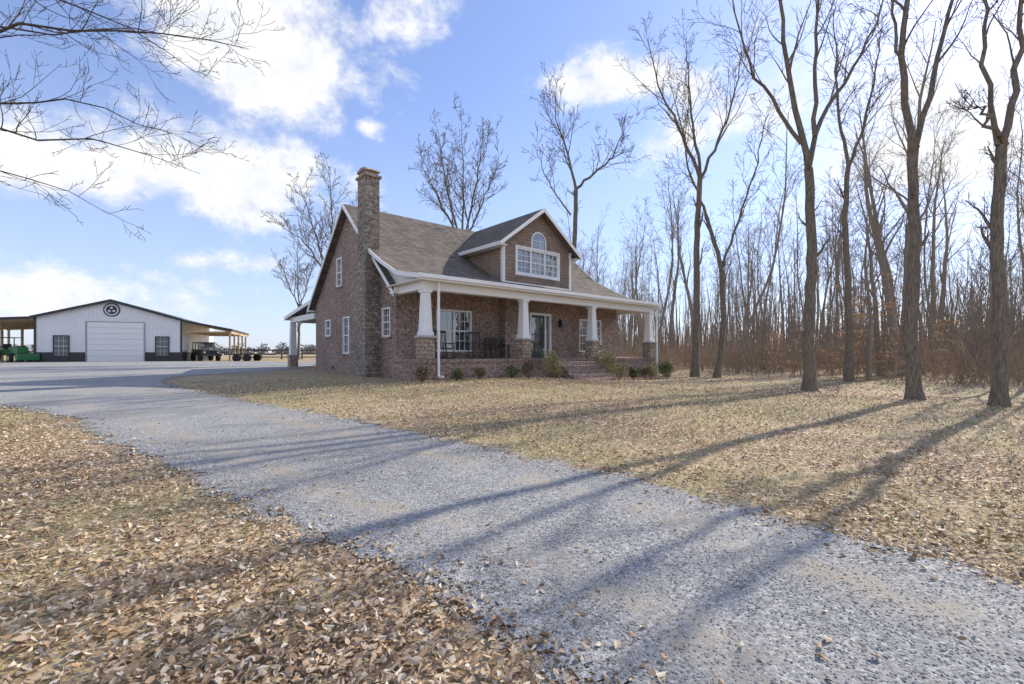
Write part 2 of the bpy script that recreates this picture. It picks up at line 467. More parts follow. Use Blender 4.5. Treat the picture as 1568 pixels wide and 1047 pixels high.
b = (11.9, 13.5, g1(11.9, 13.5) - .05)
guided_tree(b, [
 ([b,(11.75,13.5,2.5),(11.95,13.5,5),(11.8,13.5,7.2)], .225, .15, .55, 3, 1.4),
 ([(11.8,13.5,7.2),(11.4,13.4,9.9),(11.7,13.3,13),(11.6,13.6,17)], .13, .02, .3, 12, 3.2),
 ([(11.8,13.5,7.1),(12.2,13.6,8.1),(12.5,13.7,9.5),(13.2,13.8,11),(13.7,14,13),(13.9,14.2,16)], .11, .02, .35, 10, 2.8),
 ([(11.5,13.4,9.6),(11.0,13.2,11.2),(10.5,13,14)], .06, .015, .3, 7, 2.2)])
b = (10.75, 16.5, g1(10.75, 16.5) - .05)
guided_tree(b, [
 ([b,(10.7,16.5,2.5),(10.85,16.5,5),(10.7,16.5,8.1)], .25, .18, .5, 4, 1.6),
 ([(10.7,16.5,8),(9.9,16.4,11.1),(9.6,16.2,14.2),(9.5,16.4,18)], .14, .02, .25, 12, 3.2),
 ([(10.7,16.5,8.05),(11.3,16.7,10.2),(12.2,16.9,11.3),(13.3,17,12.9),(14.2,17.2,15.5)], .12, .02, .3, 11, 3),
 ([(10.45,16.5,9),(8.9,16.2,10.9),(8.1,16,12),(7.5,15.8,14.4)], .09, .015, .3, 9, 2.6),
 ([(11.0,16.6,9.3),(11.1,16.8,12),(11.5,17.2,15),(11.3,17,18)], .10, .02, .3, 9, 2.6)])
b = (12.8, 12.0, g1(12.8, 12) - .05)
guided_tree(b, [
 ([b,(12.85,12,2),(12.7,12,4),(12.85,12,6.9)], .20, .14, .5, 4, 1.5),
 ([(12.85,12,6.8),(12.45,11.9,7.6),(11.95,11.8,7.85),(11.5,11.7,7.7)], .085, .02, .3, 7, 1.3),
 ([(12.85,12,6.9),(13.3,12.1,8.1),(13.5,12.2,10),(13.6,12.2,14)], .11, .02, .3, 10, 2.4),
 ([(12.75,12,6.9),(12.5,12.1,8.8),(12.7,12.3,11),(12.3,12.3,14)], .08, .02, .25, 10, 2.2)])
b = (10.4, 26.0, g1(10.4, 26) - .05)
guided_tree(b, [
 ([b,(10.5,26,4),(10.5,26,8),(10.7,26,11.5)], .25, .17, .5, 4, 2),
 ([(10.7,26,11.3),(9.6,25.8,14),(8.2,25.6,16.3),(7.6,25.6,19)], .13, .02, .2, 12, 3.6),
 ([(10.7,26,11.5),(10.3,26.2,15),(10.0,26.3,19.5)], .12, .02, .2, 12, 3.6),
 ([(10.7,26,11.3),(11.8,26,13.5),(12.8,26,16.5),(13.0,26,19)], .12, .02, .2, 12, 3.6)], rmin=.009)
b = (11.2, 25.0, g1(11.2, 25) - .05)
guided_tree(b, [
 ([b,(11.6,25,3),(11.4,25,6.5),(10.6,25,9)], .2, .12, .5, 4, 2),
 ([(11.5,25,6.2),(12.5,25,9),(13.4,25,12),(14,25,14.5)], .1, .02, .2, 10, 3),
 ([(10.6,25,9),(9.6,25,11.5),(9.4,25,14.5)], .1, .02, .2, 10, 3)], rmin=.009)
b = (16.2, 22.0, g1(16.2, 22) - .05)
guided_tree(b, [
 ([b,(16.2,22,4),(16.0,22,8),(16.2,22,10.5)], .2, .13, .5, 3, 2),
 ([(16.2,22,10.4),(15.6,22,13),(15.5,22,18)], .1, .02, .2, 12, 3),
 ([(16.2,22,10.4),(17.1,22,12.6),(17.8,22,17)], .1, .02, .2, 12, 3)], rmin=.009)
b = (4.4, 35.0, g1(4.4, 35) - .05)
guided_tree(b, [
 ([b,(4.6,35,6),(4.8,35,10),(4.9,35,14)], .3, .2, .8, 2, 2),
 ([(4.9,35,13.9),(4.2,35,17),(3.4,35,19.0),(3.3,35,21)], .15, .02, .15, 15, 3.8),
 ([(4.9,35,14),(6.2,35,15.2),(7.6,35,16.2),(8.6,35,18.6)], .14, .02, .2, 14, 3.8),
 ([(4.5,35,12),(3.0,35,14),(1.8,35,17)], .09, .02, .3, 8, 2.8)], rmin=.013)
b = (-4.5, 40.0, g1(-4.5, 40) - .05)
L6 = [([b,(-4.4,40,6),(-4.3,40,11)], .28, .2, .8, 2, 2)]
for ax, az in ((-3.8, 18), (-2.2, 21), (-.2, 22.3), (1.8, 21), (3.2, 18)):
    L6.append(([(-4.3,40,10.8),(-4.3+ax*.45,40+rg.normal(0,.6),14),(-4.3+ax*.8,40+rg.normal(0,1),17),(-4.3+ax,40,az)], .13, .02, .15, 18, 3.6))
guided_tree(b, L6, rmin=.014)
b = (-15.5, 38.0, g1(-15.5, 38) - .05)
L7 = [([b,(-15.4,38,4),(-15.3,38,8)], .26, .18, .7, 3, 2)]
for ax, az in ((-3.6, 12), (-1.6, 14.8), (.8, 16), (3.0, 14)):
    L7.append(([(-15.3,38,7.8),(-15.3+ax*.5,38,10.6),(-15.3+ax,38+rg.normal(0,1),az)], .12, .02, .15, 16, 3.4))
guided_tree(b, L7, rmin=.013)
b = (-24.3, 52.0, g1(-24.3, 52) - .05)
L8 = [([b,(-24.2,52,4),(-24.2,52,7)], .2, .14, .4, 5, 2)]
for ax, az in ((-2.2, 12), (-.3, 14), (1.8, 12)):
    L8.append(([(-24.2,52,6.5),(-24.2+ax*.6,52,9.5),(-24.2+ax,52,az)], .1, .02, .15, 14, 2.8))
guided_tree(b, L8, rmin=.014)
b = (-11.0, 5.5, -.05)
guided_tree(b, [
 ([b,(-10.9,5.5,3),(-10.9,5.5,6),(-10.7,5.6,9.5)], .3, .15, .8, 5, 3),
 ([(-10.9,5.5,4.8),(-8.5,5.9,5.4),(-6.7,6,5.75),(-5.0,6,5.7),(-3.5,6.1,5.5)], .05, .003, .45, 17, 1.5),
 ([(-10.9,5.5,3.6),(-8.5,5.8,4.3),(-6.7,6,4.4),(-5.0,6,4.2),(-4.1,6,3.8)], .04, .003, .45, 14, 1.2),
 ([(-10.9,5.5,5.6),(-8.5,5.6,6.4),(-6.7,5.8,6.3),(-5.3,6,5.85),(-4.1,6.1,5.1)], .045, .003, .45, 16, 1.4),
 ([(-10.9,5.5,3.4),(-8.3,5.3,3.7),(-6.7,5.5,3.75),(-5.8,5.6,3.6),(-5.1,5.8,3.2)], .035, .003, .5, 9, .9),
 ([(-10.9,5.5,5.0),(-8.3,6.2,5.9),(-6.9,6.5,6.1),(-5.9,6.6,6.2),(-4.6,6.8,6.1)], .035, .003, .45, 12, 1.3),
 ([(-10.9,5.5,4.2),(-8.3,6.6,5.0),(-6.9,7,5.3),(-5.9,7.1,5.2),(-4.9,7.2,4.7)], .035, .003, .45, 12, 1.3)],
 nch=(0, 8, 4, 3, 2), rmin=.0028, mat=bark_twig)
b = (17.0, 8.5, -.05)
guided_tree(b, [
 ([b,(17,8.5,3),(17.1,8.5,8)], .26, .17, .8, 3, 2),
 ([(17.1,8.5,8),(16.3,8.5,12),(16,8.6,17)], .13, .02, .2, 9, 3),
 ([(17.1,8.5,8),(18,8.5,11),(18.6,8.6,16)], .12, .02, .2, 9, 3)], maxlev=3)

# woodland (instanced templates)
def forest_template(i, H, clean, nl, rt):
    tb = Tubes(); n = 14; p = np.zeros(3); d = unit(np.array([rg.normal(0, .05), rg.normal(0, .05), 1])); P = [p]
    for k in range(n):
        d = unit(d + rg.normal(0, .065, 3) * np.array([1, 1, 0]) + np.array([0, 0, .18])); p = p + d * H / n; P.append(p)
    R = np.linspace(rt, .018, n + 1) * H / 18; R[0] *= 1.4; P = np.array(P); tb.add(P, R, 7)
    spawn(tb, P, R, H * .44, 1, 4, [0, nl, 5, 4, 2], .09, .13, clean, .62, .011, .4, .9)
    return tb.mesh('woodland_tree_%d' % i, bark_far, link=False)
temps = [forest_template(i, H, cl, nl, rt) for i, (H, cl, nl, rt) in enumerate([(20, .42, 11, .2), (18, .5, 10, .13), (21, .38, 12, .26), (17, .3, 12, .15), (19, .55, 9, .11), (14, .25, 11, .10)])]
def sapling_template(i):
    tb = Tubes()
    for k in range(5):
        q = np.array([rg.normal(0, .9), rg.normal(0, .9), 0])
        grow(tb, q, unit(np.array([rg.normal(0, .2), rg.normal(0, .2), 1])), rg.uniform(2.5, 8), rg.uniform(.02, .04), 1, 3, [0, 10, 4, 0], .1, .08, .2, .33, .008)
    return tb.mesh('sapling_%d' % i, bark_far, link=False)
saps = [sapling_template(i) for i in range(4)]
brushmat = simple_mat('brush_twig', (.36,.265,.185), .9, .3)
def brush_template(i):
    tb = Tubes()
    for k in range(50):
        q = np.array([rg.normal(0, 1.6), rg.normal(0, 1.6), 0]); L = rg.uniform(.5, 2.2)
        grow(tb, q, unit(np.array([rg.normal(0, .45), rg.normal(0, .45), 1])), L, .010, 3, 4, [0, 0, 0, 4], .03, .12, .2, .5, .008)
    return tb.mesh('brush_%d' % i, brushmat, link=False)
brs = [brush_template(i) for i in range(3)]
wood = empty('bare_woodland')
brush = empty('undergrowth_brush')
def edge(az): return float(np.interp(az, [.12, .2, .3, .4, .6, .8, 1.0], [54, 46, 36, 31, 28, 25, 25]))
def put(me, parent, x, y, sc, name):
    o = bpy.data.objects.new(name, me); COL.objects.link(o); o.parent = parent
    o.location = (x, y, g1(x, y) - .05); o.rotation_euler = (rg.normal(0, .03), rg.normal(0, .03), rg.uniform(0, 6.28)); o.scale = (sc, sc, sc * rg.uniform(.85, 1.12))
for k in range(175):
    az = rg.uniform(.13, .90); e = edge(az); d = e + (105 - e) * rg.random() ** .9
    put(temps[rg.choice(6, p=[.2,.2,.14,.16,.15,.15])], wood, d * math.sin(az), d * math.cos(az), rg.uniform(.5, 1.05), 'tree')
for k in range(85):
    az = rg.uniform(.13, .90); e = edge(az); d = e + 50 * rg.random()
    put(saps[rg.integers(0, 4)], wood, d * math.sin(az), d * math.cos(az), rg.uniform(.6, 1.2), 'sapling')
for k in range(190):
    az = rg.uniform(.13, .92); e = edge(az); d = e + 3 + 60 * rg.random()
    put(brs[rg.integers(0, 3)], brush, d * math.sin(az), d * math.cos(az), rg.uniform(.6, 1.4), 'brush')
def deep_stems(n, d0, d1, h0, h1, w0, w1, pal, lean):
    az = RNG.uniform(.10, 1.0, n); d = RNG.uniform(d0, d1, n); x = d * np.sin(az); y = d * np.cos(az); z = G(x, y) - .05
    h = RNG.uniform(h0, h1, n) ; w = RNG.uniform(w0, w1, n); a = RNG.uniform(0, np.pi, n); lx = RNG.normal(0, lean, n) * h; ly = RNG.normal(0, lean, n) * h
    Vs = []; Fs = []; o = 0
    for da in (0, np.pi / 2):
        ca, sa = np.cos(a + da) * w / 2, np.sin(a + da) * w / 2
        Vq = np.stack([np.stack([x - ca, y - sa, z], 1), np.stack([x + ca, y + sa, z], 1),
                       np.stack([x + lx + ca * .2, y + ly + sa * .2, z + h], 1), np.stack([x + lx - ca * .2, y + ly - sa * .2, z + h], 1)], 1)
        Vs.append(Vq.reshape(-1, 3)); Fs.append(np.arange(n * 4).reshape(-1, 4) + o); o += n * 4
    pal = np.array(pal); c = pal[RNG.integers(0, len(pal), n)] * RNG.uniform(.75, 1.2, (n, 1)); c = np.repeat(c, 4, 0)
    return np.concatenate(Vs), np.concatenate(Fs), np.concatenate([c, c])
stemm = vcol_mat('stem_grey', .9)
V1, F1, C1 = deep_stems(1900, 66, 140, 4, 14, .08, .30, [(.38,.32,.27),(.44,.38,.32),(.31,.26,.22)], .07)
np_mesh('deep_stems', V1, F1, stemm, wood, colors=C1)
V1, F1, C1 = deep_stems(8500, 38, 130, .8, 4.0, .02, .06, [(.46,.34,.24),(.40,.30,.22),(.52,.38,.26)], .25)
np_mesh('deep_brush', V1, F1, stemm, brush, colors=C1)

def leaf_cloud(centers, radii, n, size, pal, flat=1.0):
    c = np.array(centers, float); R = np.array(radii, float)
    k = RNG.integers(0, len(c), n); d = RNG.normal(size=(n, 3)); d /= np.linalg.norm(d, axis=1)[:, None]
    rr = RNG.random(n) ** .45
    P = c[k] + d * R[k] * rr[:, None]
    a = RNG.normal(size=(n, 3)); a /= np.linalg.norm(a, axis=1)[:, None]
    b_ = np.cross(a, RNG.normal(size=(n, 3))); b_ /= np.linalg.norm(b_, axis=1)[:, None]
    s1 = size * RNG.uniform(.6, 1.4, n)[:, None]
    V = np.stack([P - a * s1, P + b_ * s1 * .5, P + a * s1, P - b_ * s1 * .5], 1).reshape(-1, 3)
    pal = np.array(pal); C = pal[RNG.integers(0, len(pal), n)] * RNG.uniform(.7, 1.25, (n, 1))
    return V, np.arange(n * 4).reshape(-1, 4), np.repeat(C, 4, 0)
leafm = vcol_mat('leaf_cluster', .6)
be = empty('beech_saplings'); cs = []; rs = []; tb = Tubes()
for px, py, H in ((20.4, 26.3, 5.2), (19.2, 25.8, 3.6), (22.4, 27.5, 6.2), (24.0, 28, 4.4), (22.6, 31, 6.4), (27.5, 29, 3.6), (17.2, 30, 2.8), (19.0, 29.5, 4.2)):
    z0 = g1(px, py); tb.add([(px, py, z0), (px + .05, py, z0 + H * .5), (px, py, z0 + H)], [.04, .025, .01], 5)
    for q in range(24):
        z = z0 + H * rg.uniform(.12, 1.0); a = rg.uniform(0, 6.28); w_ = H * .36 * (1.15 - z / (H + .5)) * rg.uniform(.3, 1)
        cx, cy = px + w_ * math.cos(a), py + w_ * math.sin(a)
        tb.add([(px, py, z - .2), (cx, cy, z)], [.012, .006], 3)
        cs.append((cx, cy, z)); rs.append((.5, .5, .10))
tb.mesh('stems', bark_far, parent=be)
V1, F1, C1 = leaf_cloud(cs, rs, 4600, .06, [(.72,.43,.22),(.64,.37,.18),(.78,.53,.32)])
np_mesh('leaves', V1, F1, leafm, be, colors=C1)
cs = []; rs = []
for k in range(520):
    x = rg.uniform(-620, 900); y = 400 + rg.normal(0, 15) - .15 * abs(x) ; h = rg.uniform(3, 8) * (1.2 if -260 < x < -120 else 1)
    cs.append((x, y, h * .55)); rs.append((5, 4, h * .6))
V1, F1, C1 = leaf_cloud(cs, rs, 40000, 1.0, [(.24,.23,.23),(.29,.28,.27),(.20,.20,.20)])
np_mesh('distant_treeline', V1, F1, vcol_mat('far_twigs', .9), colors=C1)

# ------------------------------------------------------------------ HOUSE
brick = brick_mat('brick', (.36,.235,.195), (.22,.155,.13), (.40,.36,.325), .215, .075, .009)
stone = brick_mat('stacked_stone', (.42,.355,.295), (.23,.20,.17), (.16,.135,.115), .26, .085, .010, distort=.03, var=.5)
stone2 = brick_mat('pier_stone', (.48,.385,.30), (.31,.25,.195), (.19,.155,.125), .3, .14, .012, distort=.05, var=.4)
white = simple_mat('white_trim', (.82,.82,.81), .5, .04, 2)
cream = simple_mat('porch_ceiling', (.70,.65,.57), .6, .06, 3)
concrete = simple_mat('concrete', (.42,.40,.37), .85, .15, 5, bump=.3)
black = simple_mat('black_metal', (.03,.03,.032), .45, .2, 8)
m_sh, t, bb = new_mat('shingles')
tc = t.n('ShaderNodeTexCoord').outputs['Object']
br = t.n('ShaderNodeTexBrick', {'Vector': tc, 'Color1': c4(.22,.19,.16), 'Color2': c4(.135,.118,.10), 'Mortar': c4(.065,.058,.05), 'Scale': 1.0, 'Mortar Size': .008, 'Brick Width': .3, 'Row Height': .13})
sn = t.ramp(t.noise(tc, 1.2, 6, .6), [(.3, c4(.78,.78,.78)), (.7, c4(1.25,1.2,1.15))])
t.set(bb, 'Base Color', t.mix(1.0, br.outputs[0], sn, 'MULTIPLY')); bb.inputs['Roughness'].default_value = .9; bb.inputs['Specular IOR Level'].default_value = .2
bp = t.n('ShaderNodeBump', {'Height': t.math('ADD', t.noise(tc, 60, 2), t.math('MULTIPLY', br.outputs[1], -1)), 'Strength': .5, 'Distance': .01}); t.set(bb, 'Normal', bp.outputs[0])
shingle = m_sh
siding = brick_mat('shake_siding', (.34,.255,.20), (.26,.20,.155), (.10,.075,.06), .16, .155, .008, var=.2)
m_g, t, bb = new_mat('window_glass')
tc = t.n('ShaderNodeTexCoord').outputs['Object']
t.set(bb, 'Base Color', t.ramp(t.noise(tc, 1.6, 3), [(.4, c4(.03,.034,.038)), (.62, c4(.16,.165,.17))]))
bb.inputs['Roughness'].default_value = .04; bb.inputs['Specular IOR Level'].default_value = 1.0; bb.inputs['IOR'].default_value = 1.9
bp = t.n('ShaderNodeBump', {'Height': t.noise(tc, 1.3, 2), 'Strength': .25, 'Distance': .05}); t.set(bb, 'Normal', bp.outputs[0])
glass = m_g

ANG = math.atan2(.651, .759)
house = empty('brick_house', (-3.12, 16.3, 0), ANG)
SL = .88; RZ = 8.45
def main_z(s): return RZ - SL * abs(s - 7.05)

def fbox(mb, side, plane, u0, u1, z0, z1, n0, n1):
    if side == 'F': mb.box(u0, u1, plane - n1, plane - n0, z0, z1)
    else: mb.box(plane - n1, plane - n0, u0, u1, z0, z1)
cutB = MB(); cutBay = MB(); cutD = MB(); winW = MB(); winG = MB(); sill = MB()
def window(cut, side, plane, u0, u1, z0, z1, units=1, cols=2, rows=2, sills=True):
    if cut is not None: fbox(cut, side, plane, u0, u1, z0, z1, -.12, .05)
    fw = .07
    fbox(winW, side, plane, u0, u0 + fw, z0, z1, -.115, .015); fbox(winW, side, plane, u1 - fw, u1, z0, z1, -.115, .015)
    fbox(winW, side, plane, u0 + fw, u1 - fw, z1 - fw, z1, -.115, .014); fbox(winW, side, plane, u0 + fw, u1 - fw, z0, z0 + fw, -.115, .014)
    fbox(winG, side, plane, u0 + fw, u1 - fw, z0 + fw, z1 - fw, -.1, -.075)
    w = (u1 - u0) / units
    for k in range(1, units): fbox(winW, side, plane, u0 + k * w - .05, u0 + k * w + .05, z0 + fw, z1 - fw, -.11, -.01)
    zm = (z0 + z1) / 2
    for k in range(units):
        a = u0 + k * w + (fw if k == 0 else .05); b_ = u0 + (k + 1) * w - (fw if k == units - 1 else .05)
        fbox(winW, side, plane, a, b_, zm - .03, zm + .03, -.108, -.035)
        for c in range(1, cols):
            x = a + (b_ - a) * c / cols
            fbox(winW, side, plane, x - .012, x + .012, z0 + fw, z1 - fw, -.106, -.06)
        for (za, zb) in ((z0 + fw, zm - .03), (zm + .03, z1 - fw)):
            for r in range(1, rows):
                zz = za + (zb - za) * r / rows
                fbox(winW, side, plane, a, b_, zz - .012, zz + .012, -.104, -.062)
    if sills: fbox(sill, side, plane, u0 - .08, u1 + .08, z0 - .09, z0 - .003, -.02, .06)
window(cutB, 'F', 2.2, 1.82, 3.63, 1.5, 3.3, 2, 3, 2)
window(cutB, 'F', 2.2, 10.85, 12.75, 1.5, 3.3, 2, 3, 2)
window(cutB, 'S', 0, 8.0, 8.75, 4.72, 6.15, 1, 2, 2)
window(cutB, 'S', 0, 9.55, 10.35, 2.3, 3.17, 1, 2, 1)
window(cutB, 'S', 0, 6.5, 7.85, 1.4, 3.18, 2, 2, 2)
window(cutB, 'S', 0, 2.72, 3.5, 2.1, 3.3, 1, 2, 2)
window(cutD, 'F', 1.7, 5.85, 8.65, 5.2, 6.4, 3, 3, 2, False)
wz = .16
body = MB().prism([(2.2, -.3), (11.9, -.3), (11.9, main_z(11.9) - wz), (7.05, RZ - wz), (2.2, main_z(2.2) - wz)], 0, 14.3).obj('walls', brick, house)
def boolcut(ob, cut):
    c = mesh_obj('cut', cut.v, cut.f); c.parent = house
    md = ob.modifiers.new('bool', 'BOOLEAN'); md.operation = 'DIFFERENCE'; md.solver = 'EXACT'; md.object = c
    bpy.context.view_layer.update()
    dg = bpy.context.evaluated_depsgraph_get()
    me = bpy.data.meshes.new_from_object(ob.evaluated_get(dg))
    ob.modifiers.clear(); ob.data = me
    bpy.data.objects.remove(c)
boolcut(body, cutB)
bay = MB().box(5.24, 9.7, 1.8, 2.197, 1.0, 4.05).obj('entry_bay', brick, house)
fbox(cutBay, 'F', 1.8, 6.78, 8.25, 1.203, 3.4, -.2, .05)
boolcut(bay, cutBay)
dW = MB(); dK = MB(); dG = MB()
fbox(dW, 'F', 1.8, 6.78, 6.88, 1.205, 3.4, -.19, .02); fbox(dW, 'F', 1.8, 8.15, 8.25, 1.205, 3.4, -.19, .02)
fbox(dW, 'F', 1.8, 6.88, 8.15, 3.29, 3.4, -.19, .019); fbox(dW, 'F', 1.8, 7.83, 7.9, 1.205, 3.29, -.19, 0)
fbox(dK, 'F', 1.8, 6.88, 6.99, 1.22, 3.29, -.12, -.08); fbox(dK, 'F', 1.8, 7.72, 7.83, 1.22, 3.29, -.12, -.08)
fbox(dK, 'F', 1.8, 6.99, 7.72, 1.22, 1.5, -.12, -.08); fbox(dK, 'F', 1.8, 6.99, 7.72, 3.17, 3.29, -.12, -.08)
fbox(dK, 'F', 1.8, 6.99, 7.72, 2.33, 2.39, -.115, -.085)
fbox(dG, 'F', 1.8, 6.99, 7.72, 1.5, 3.17, -.11, -.09); fbox(dG, 'F', 1.8, 7.9, 8.15, 1.3, 3.29, -.11, -.09)
fbox(dW, 'F', 1.8, 7.9, 8.15, 1.205, 1.3, -.11, -.05)
dW.obj('door_frame', white, house); dK.obj('front_door', simple_mat('door_paint', (.05,.06,.065), .4), house); dG.obj('door_glass', glass, house)
def sheet(profile, x0, x1, th, name, mat, axis='x'):
    top = profile; bot = [(a, z - th) for a, z in reversed(profile)]
    return MB().prism(top + bot, x0, x1, axis).obj(name, mat, house)
front = [(7.05, RZ), (4.25, main_z(4.25) + .04), (2.6, 5.12), (1.3, 4.52), (.4, 4.32), (-.45, 4.18)]
rear = [(7.05, RZ), (11.75, main_z(11.75) + .03), (16.9, 3.72)]
sheet(list(reversed(rear)) + front[1:], -.32, 14.62, .12, 'roof', shingle)
sheet([(4.15, main_z(4.15) + .05)] + [(a, z + .006) for a, z in front[2:]], -.46, -.32 + .0, .12, 'porch_roof_edge', shingle)
sheet([(4.3, main_z(4.3) - .03), (1.78, main_z(1.78) - .03)], -.315, -.003, .1, 'eave_stub', shingle)
trim = MB()
def rake(profile, x0, x1, up=.02, dn=.2):
    trim.prism([(a, z + up) for a, z in profile] + [(a, z - dn) for a, z in reversed(profile)], x0, x1)
rake([(4.2, main_z(4.2) + .05)] + [(a, z) for a, z in front[2:]], -.50, -.463, .01, .15)
rake([(7.05, RZ), (1.76, main_z(1.76))], -.355, -.323, .01, .18)
rake([(12.32, main_z(12.32)), (7.05, RZ)], -.355, -.322, .02, .19)
rake([(16.9, 3.72), (11.75, main_z(11.75) + .03)], -.353, -.323, .01, .18)
rake(list(reversed(rear)) + front[1:], 14.623, 14.655)
trim.box(-.5, 14.655, -.49, -.453, 3.98, 4.20)
trim.box(-.355, 14.655, 16.905, 16.94, 3.5, 3.74)
trim.box(-.5, 14.5, -.60, -.495, 4.05, 4.17)
trim.box(-.32, -.004, 1.72, 2.1, 3.72, 3.80)
trim.box(-.32, -.004, 1.70, 1.76, 3.80, 3.95)
trim.box(-.32, -.004, 12.0, 12.35, 3.72, 3.80)
trim.box(-.16, 14.45, -.15, .15, 3.70, 3.98)
trim.box(-.16, .12, .153, 2.19, 3.70, 3.978); trim.box(14.15, 14.45, .153, 2.19, 3.70, 3.978)
trim.box(-.1, .12, 11.95, 16.4, 3.35, 3.66); trim.box(-.1, 14.3, 16.25, 16.55, 3.35, 3.655)
trim.obj('white_trim', white, house)
MB().prism([(2.25, 4.02), (-.1, 4.02), (-.1, 4.12), (1.3, 4.38), (2.6, 4.98), (4.1, main_z(4.1) - .1), (2.25, main_z(2.25)-.15)], .01, .10).obj('porch_end_gable', white, house)
MB().box(-.44, 14.6, -.45, 2.19, 3.985, 4.02).obj('porch_ceiling', cream, house)
MB().box(-.2, 14.5, -.2, 2.197, -.4, 1.08).obj('porch_foundation', brick, house)
MB().box(-.24, 14.54, -.24, 2.195, 1.083, 1.2).obj('porch_floor', brick_mat('rowlock', (.34,.23,.19), (.25,.175,.145), (.38,.34,.3), .08, .3, .008), house)
stp = MB()
for k in range(5): stp.box(6.35, 8.85, -.24 - .3 * (k + 1), -.243 - .3 * k, -.3, 1.05 - .18 * (k))
stp.obj('porch_steps', brick, house, .01)
colm = MB(); pier = MB(); cap = MB()
for cx in (0.05, 4.77, 9.28, 14.2):
    pier.box(cx - .25, cx + .25, -.22, .26, 1.203, 1.98); cap.box(cx - .3, cx + .3, -.28, .31, 1.98, 2.06)
    colm.frustum(cx, .02, 2.06, 2.2, .22, .22); colm.frustum(cx, .02, 2.2, 3.6, .185, .135); colm.frustum(cx, .02, 3.6, 3.7, .18, .19)
for cx in (.02, 5, 9.5, 14.1):
    pier.box(cx - .25, cx + .25, 16.15, 16.65, .2, 1.25); cap.box(cx - .3, cx + .3, 16.1, 16.7, 1.25, 1.32)
    colm.frustum(cx, 16.4, 1.32, 3.35, .19, .15)
colm.obj('porch_columns', white, house, .008); pier.obj('stone_piers', stone2, house, .015); cap.obj('pier_caps', concrete, house, .01)
ds = MB()
ds.box(.36, .43, -.34, -.27, 2.2, 3.98)
ds.box(.36, .43, -.34, -.27, .6, 2.2); ds.box(.36, .43, -.62, -.341, .56, .63)
ds.box(14.5, 14.58, -.32, -.25, .2, 4.0)
ds.obj('downspouts', white, house)
DZ = 8.42; DC = 7.29; DS = .74
dprof = [(5.02, 4.3), (9.56, 4.3), (9.56, DZ - DS * 2.27 - .13), (DC, DZ - .13), (5.02, DZ - DS * 2.27 - .13)]
dorm = MB().prism(dprof, 1.7, 6.95, 'y').obj('dormer_walls', siding, house)
boolcut(dorm, cutD)
MB().prism([(4.62, DZ - DS * 2.67), (DC, DZ), (9.96, DZ - DS * 2.67), (9.96, DZ - DS * 2.67 - .11), (DC, DZ - .11), (4.62, DZ - DS * 2.67 - .11)], 1.32, 7.1, 'y').obj('dormer_roof', shingle, house)
dt = MB()
dt.prism([(4.58, DZ - DS * 2.71 + .02), (DC, DZ + .02), (10.0, DZ - DS * 2.71 + .02), (10.0, DZ - DS * 2.71 - .16), (DC, DZ - .18), (4.58, DZ - DS * 2.71 - .16)], 1.28, 1.317, 'y')
dt.box(4.58, 4.617, 1.32, 5.3, DZ - DS * 2.71 - .14, DZ - DS * 2.71 + .03)
dt.box(4.62, 5.015, 1.33, 5.2, DZ - DS * 2.71 - .13, DZ - DS * 2.71 - .1)
dt.box(9.565, 9.96, 1.33, 5.2, DZ - DS * 2.71 - .13, DZ - DS * 2.71 - .1)
dt.box(4.98, 5.13, 1.665, 1.697, 4.5, 6.62); dt.box(9.45, 9.6, 1.665, 1.697, 4.5, 6.62); dt.box(4.985, 5.017, 1.697, 1.82, 4.6, 6.5)
dt.box(5.13, 9.45, 1.67, 1.697, 4.62, 4.75)
for (a, b_, z0, z1) in ((5.76, 5.847, 5.1, 6.5), (8.653, 8.74, 5.1, 6.5), (5.847, 8.653, 5.1, 5.197), (5.847, 8.653, 6.403, 6.5)): dt.box(a, b_, 1.66, 1.697, z0, z1)
arc = [(DC - .02 + .5 * math.cos(a), 6.88 + .45 * math.sin(a)) for a in np.linspace(0, math.pi, 17)]
arci = [(DC - .02 + .43 * math.cos(a), 6.88 + .38 * math.sin(a)) for a in np.linspace(0, math.pi, 17)]
dt.prism([(DC + .48, 6.503)] + arc + [(DC - .52, 6.503), (DC - .45, 6.503)] + list(reversed(arci)) + [(DC + .41, 6.503)], 1.655, 1.697, 'y')
dt.box(DC - .035, DC - .005, 1.66, 1.68, 6.503, 7.25); dt.box(DC - .44, DC + .40, 1.661, 1.681, 6.86, 6.89)
dt.obj('dormer_trim', white, house)
MB().prism([(DC + .405, 6.503)] + arci + [(DC - .445, 6.503)], 1.684, 1.698, 'y').obj('arch_glass', glass, house)
winW.obj('window_frames', white, house); winG.obj('window_panes', glass, house); sill.obj('window_sills', brick, house)
ch = MB(); ch.box(-.66, -.003, 3.6, 5.3, -.3, 4.25)
ch.prism([(3.6, 4.253), (5.3, 4.253), (4.5, 4.85), (3.7, 4.6)], -.655, -.003)
ch.box(-.62, -.01, 3.7, 4.5, 4.6, 8.72)
ch.obj('chimney', stone, house)
cc = MB(); cc.box(-.70, .07, 3.62, 4.58, 8.72, 8.82); cc.box(-.6, -.03, 3.74, 4.46, 8.82, 8.98)
cc.prism([(3.66, 8.98), (4.54, 8.98), (4.45, 9.08), (4.1, 9.13), (3.75, 9.08)], -.66, .04)
cc.obj('chimney_cap', stone2, house, .02)
ln = MB()
for cx in (6.2, 8.85): ln.box(cx - .07, cx + .07, 1.62, 1.78, 2.75, 3.05); ln.frustum(cx, 1.70, 3.05, 3.15, .09, .02)
for s in (6.2, 9.0): ln.box(-.02, -.003, s, s + .4, .62, .8)
ln.obj('wall_lanterns', black, house)

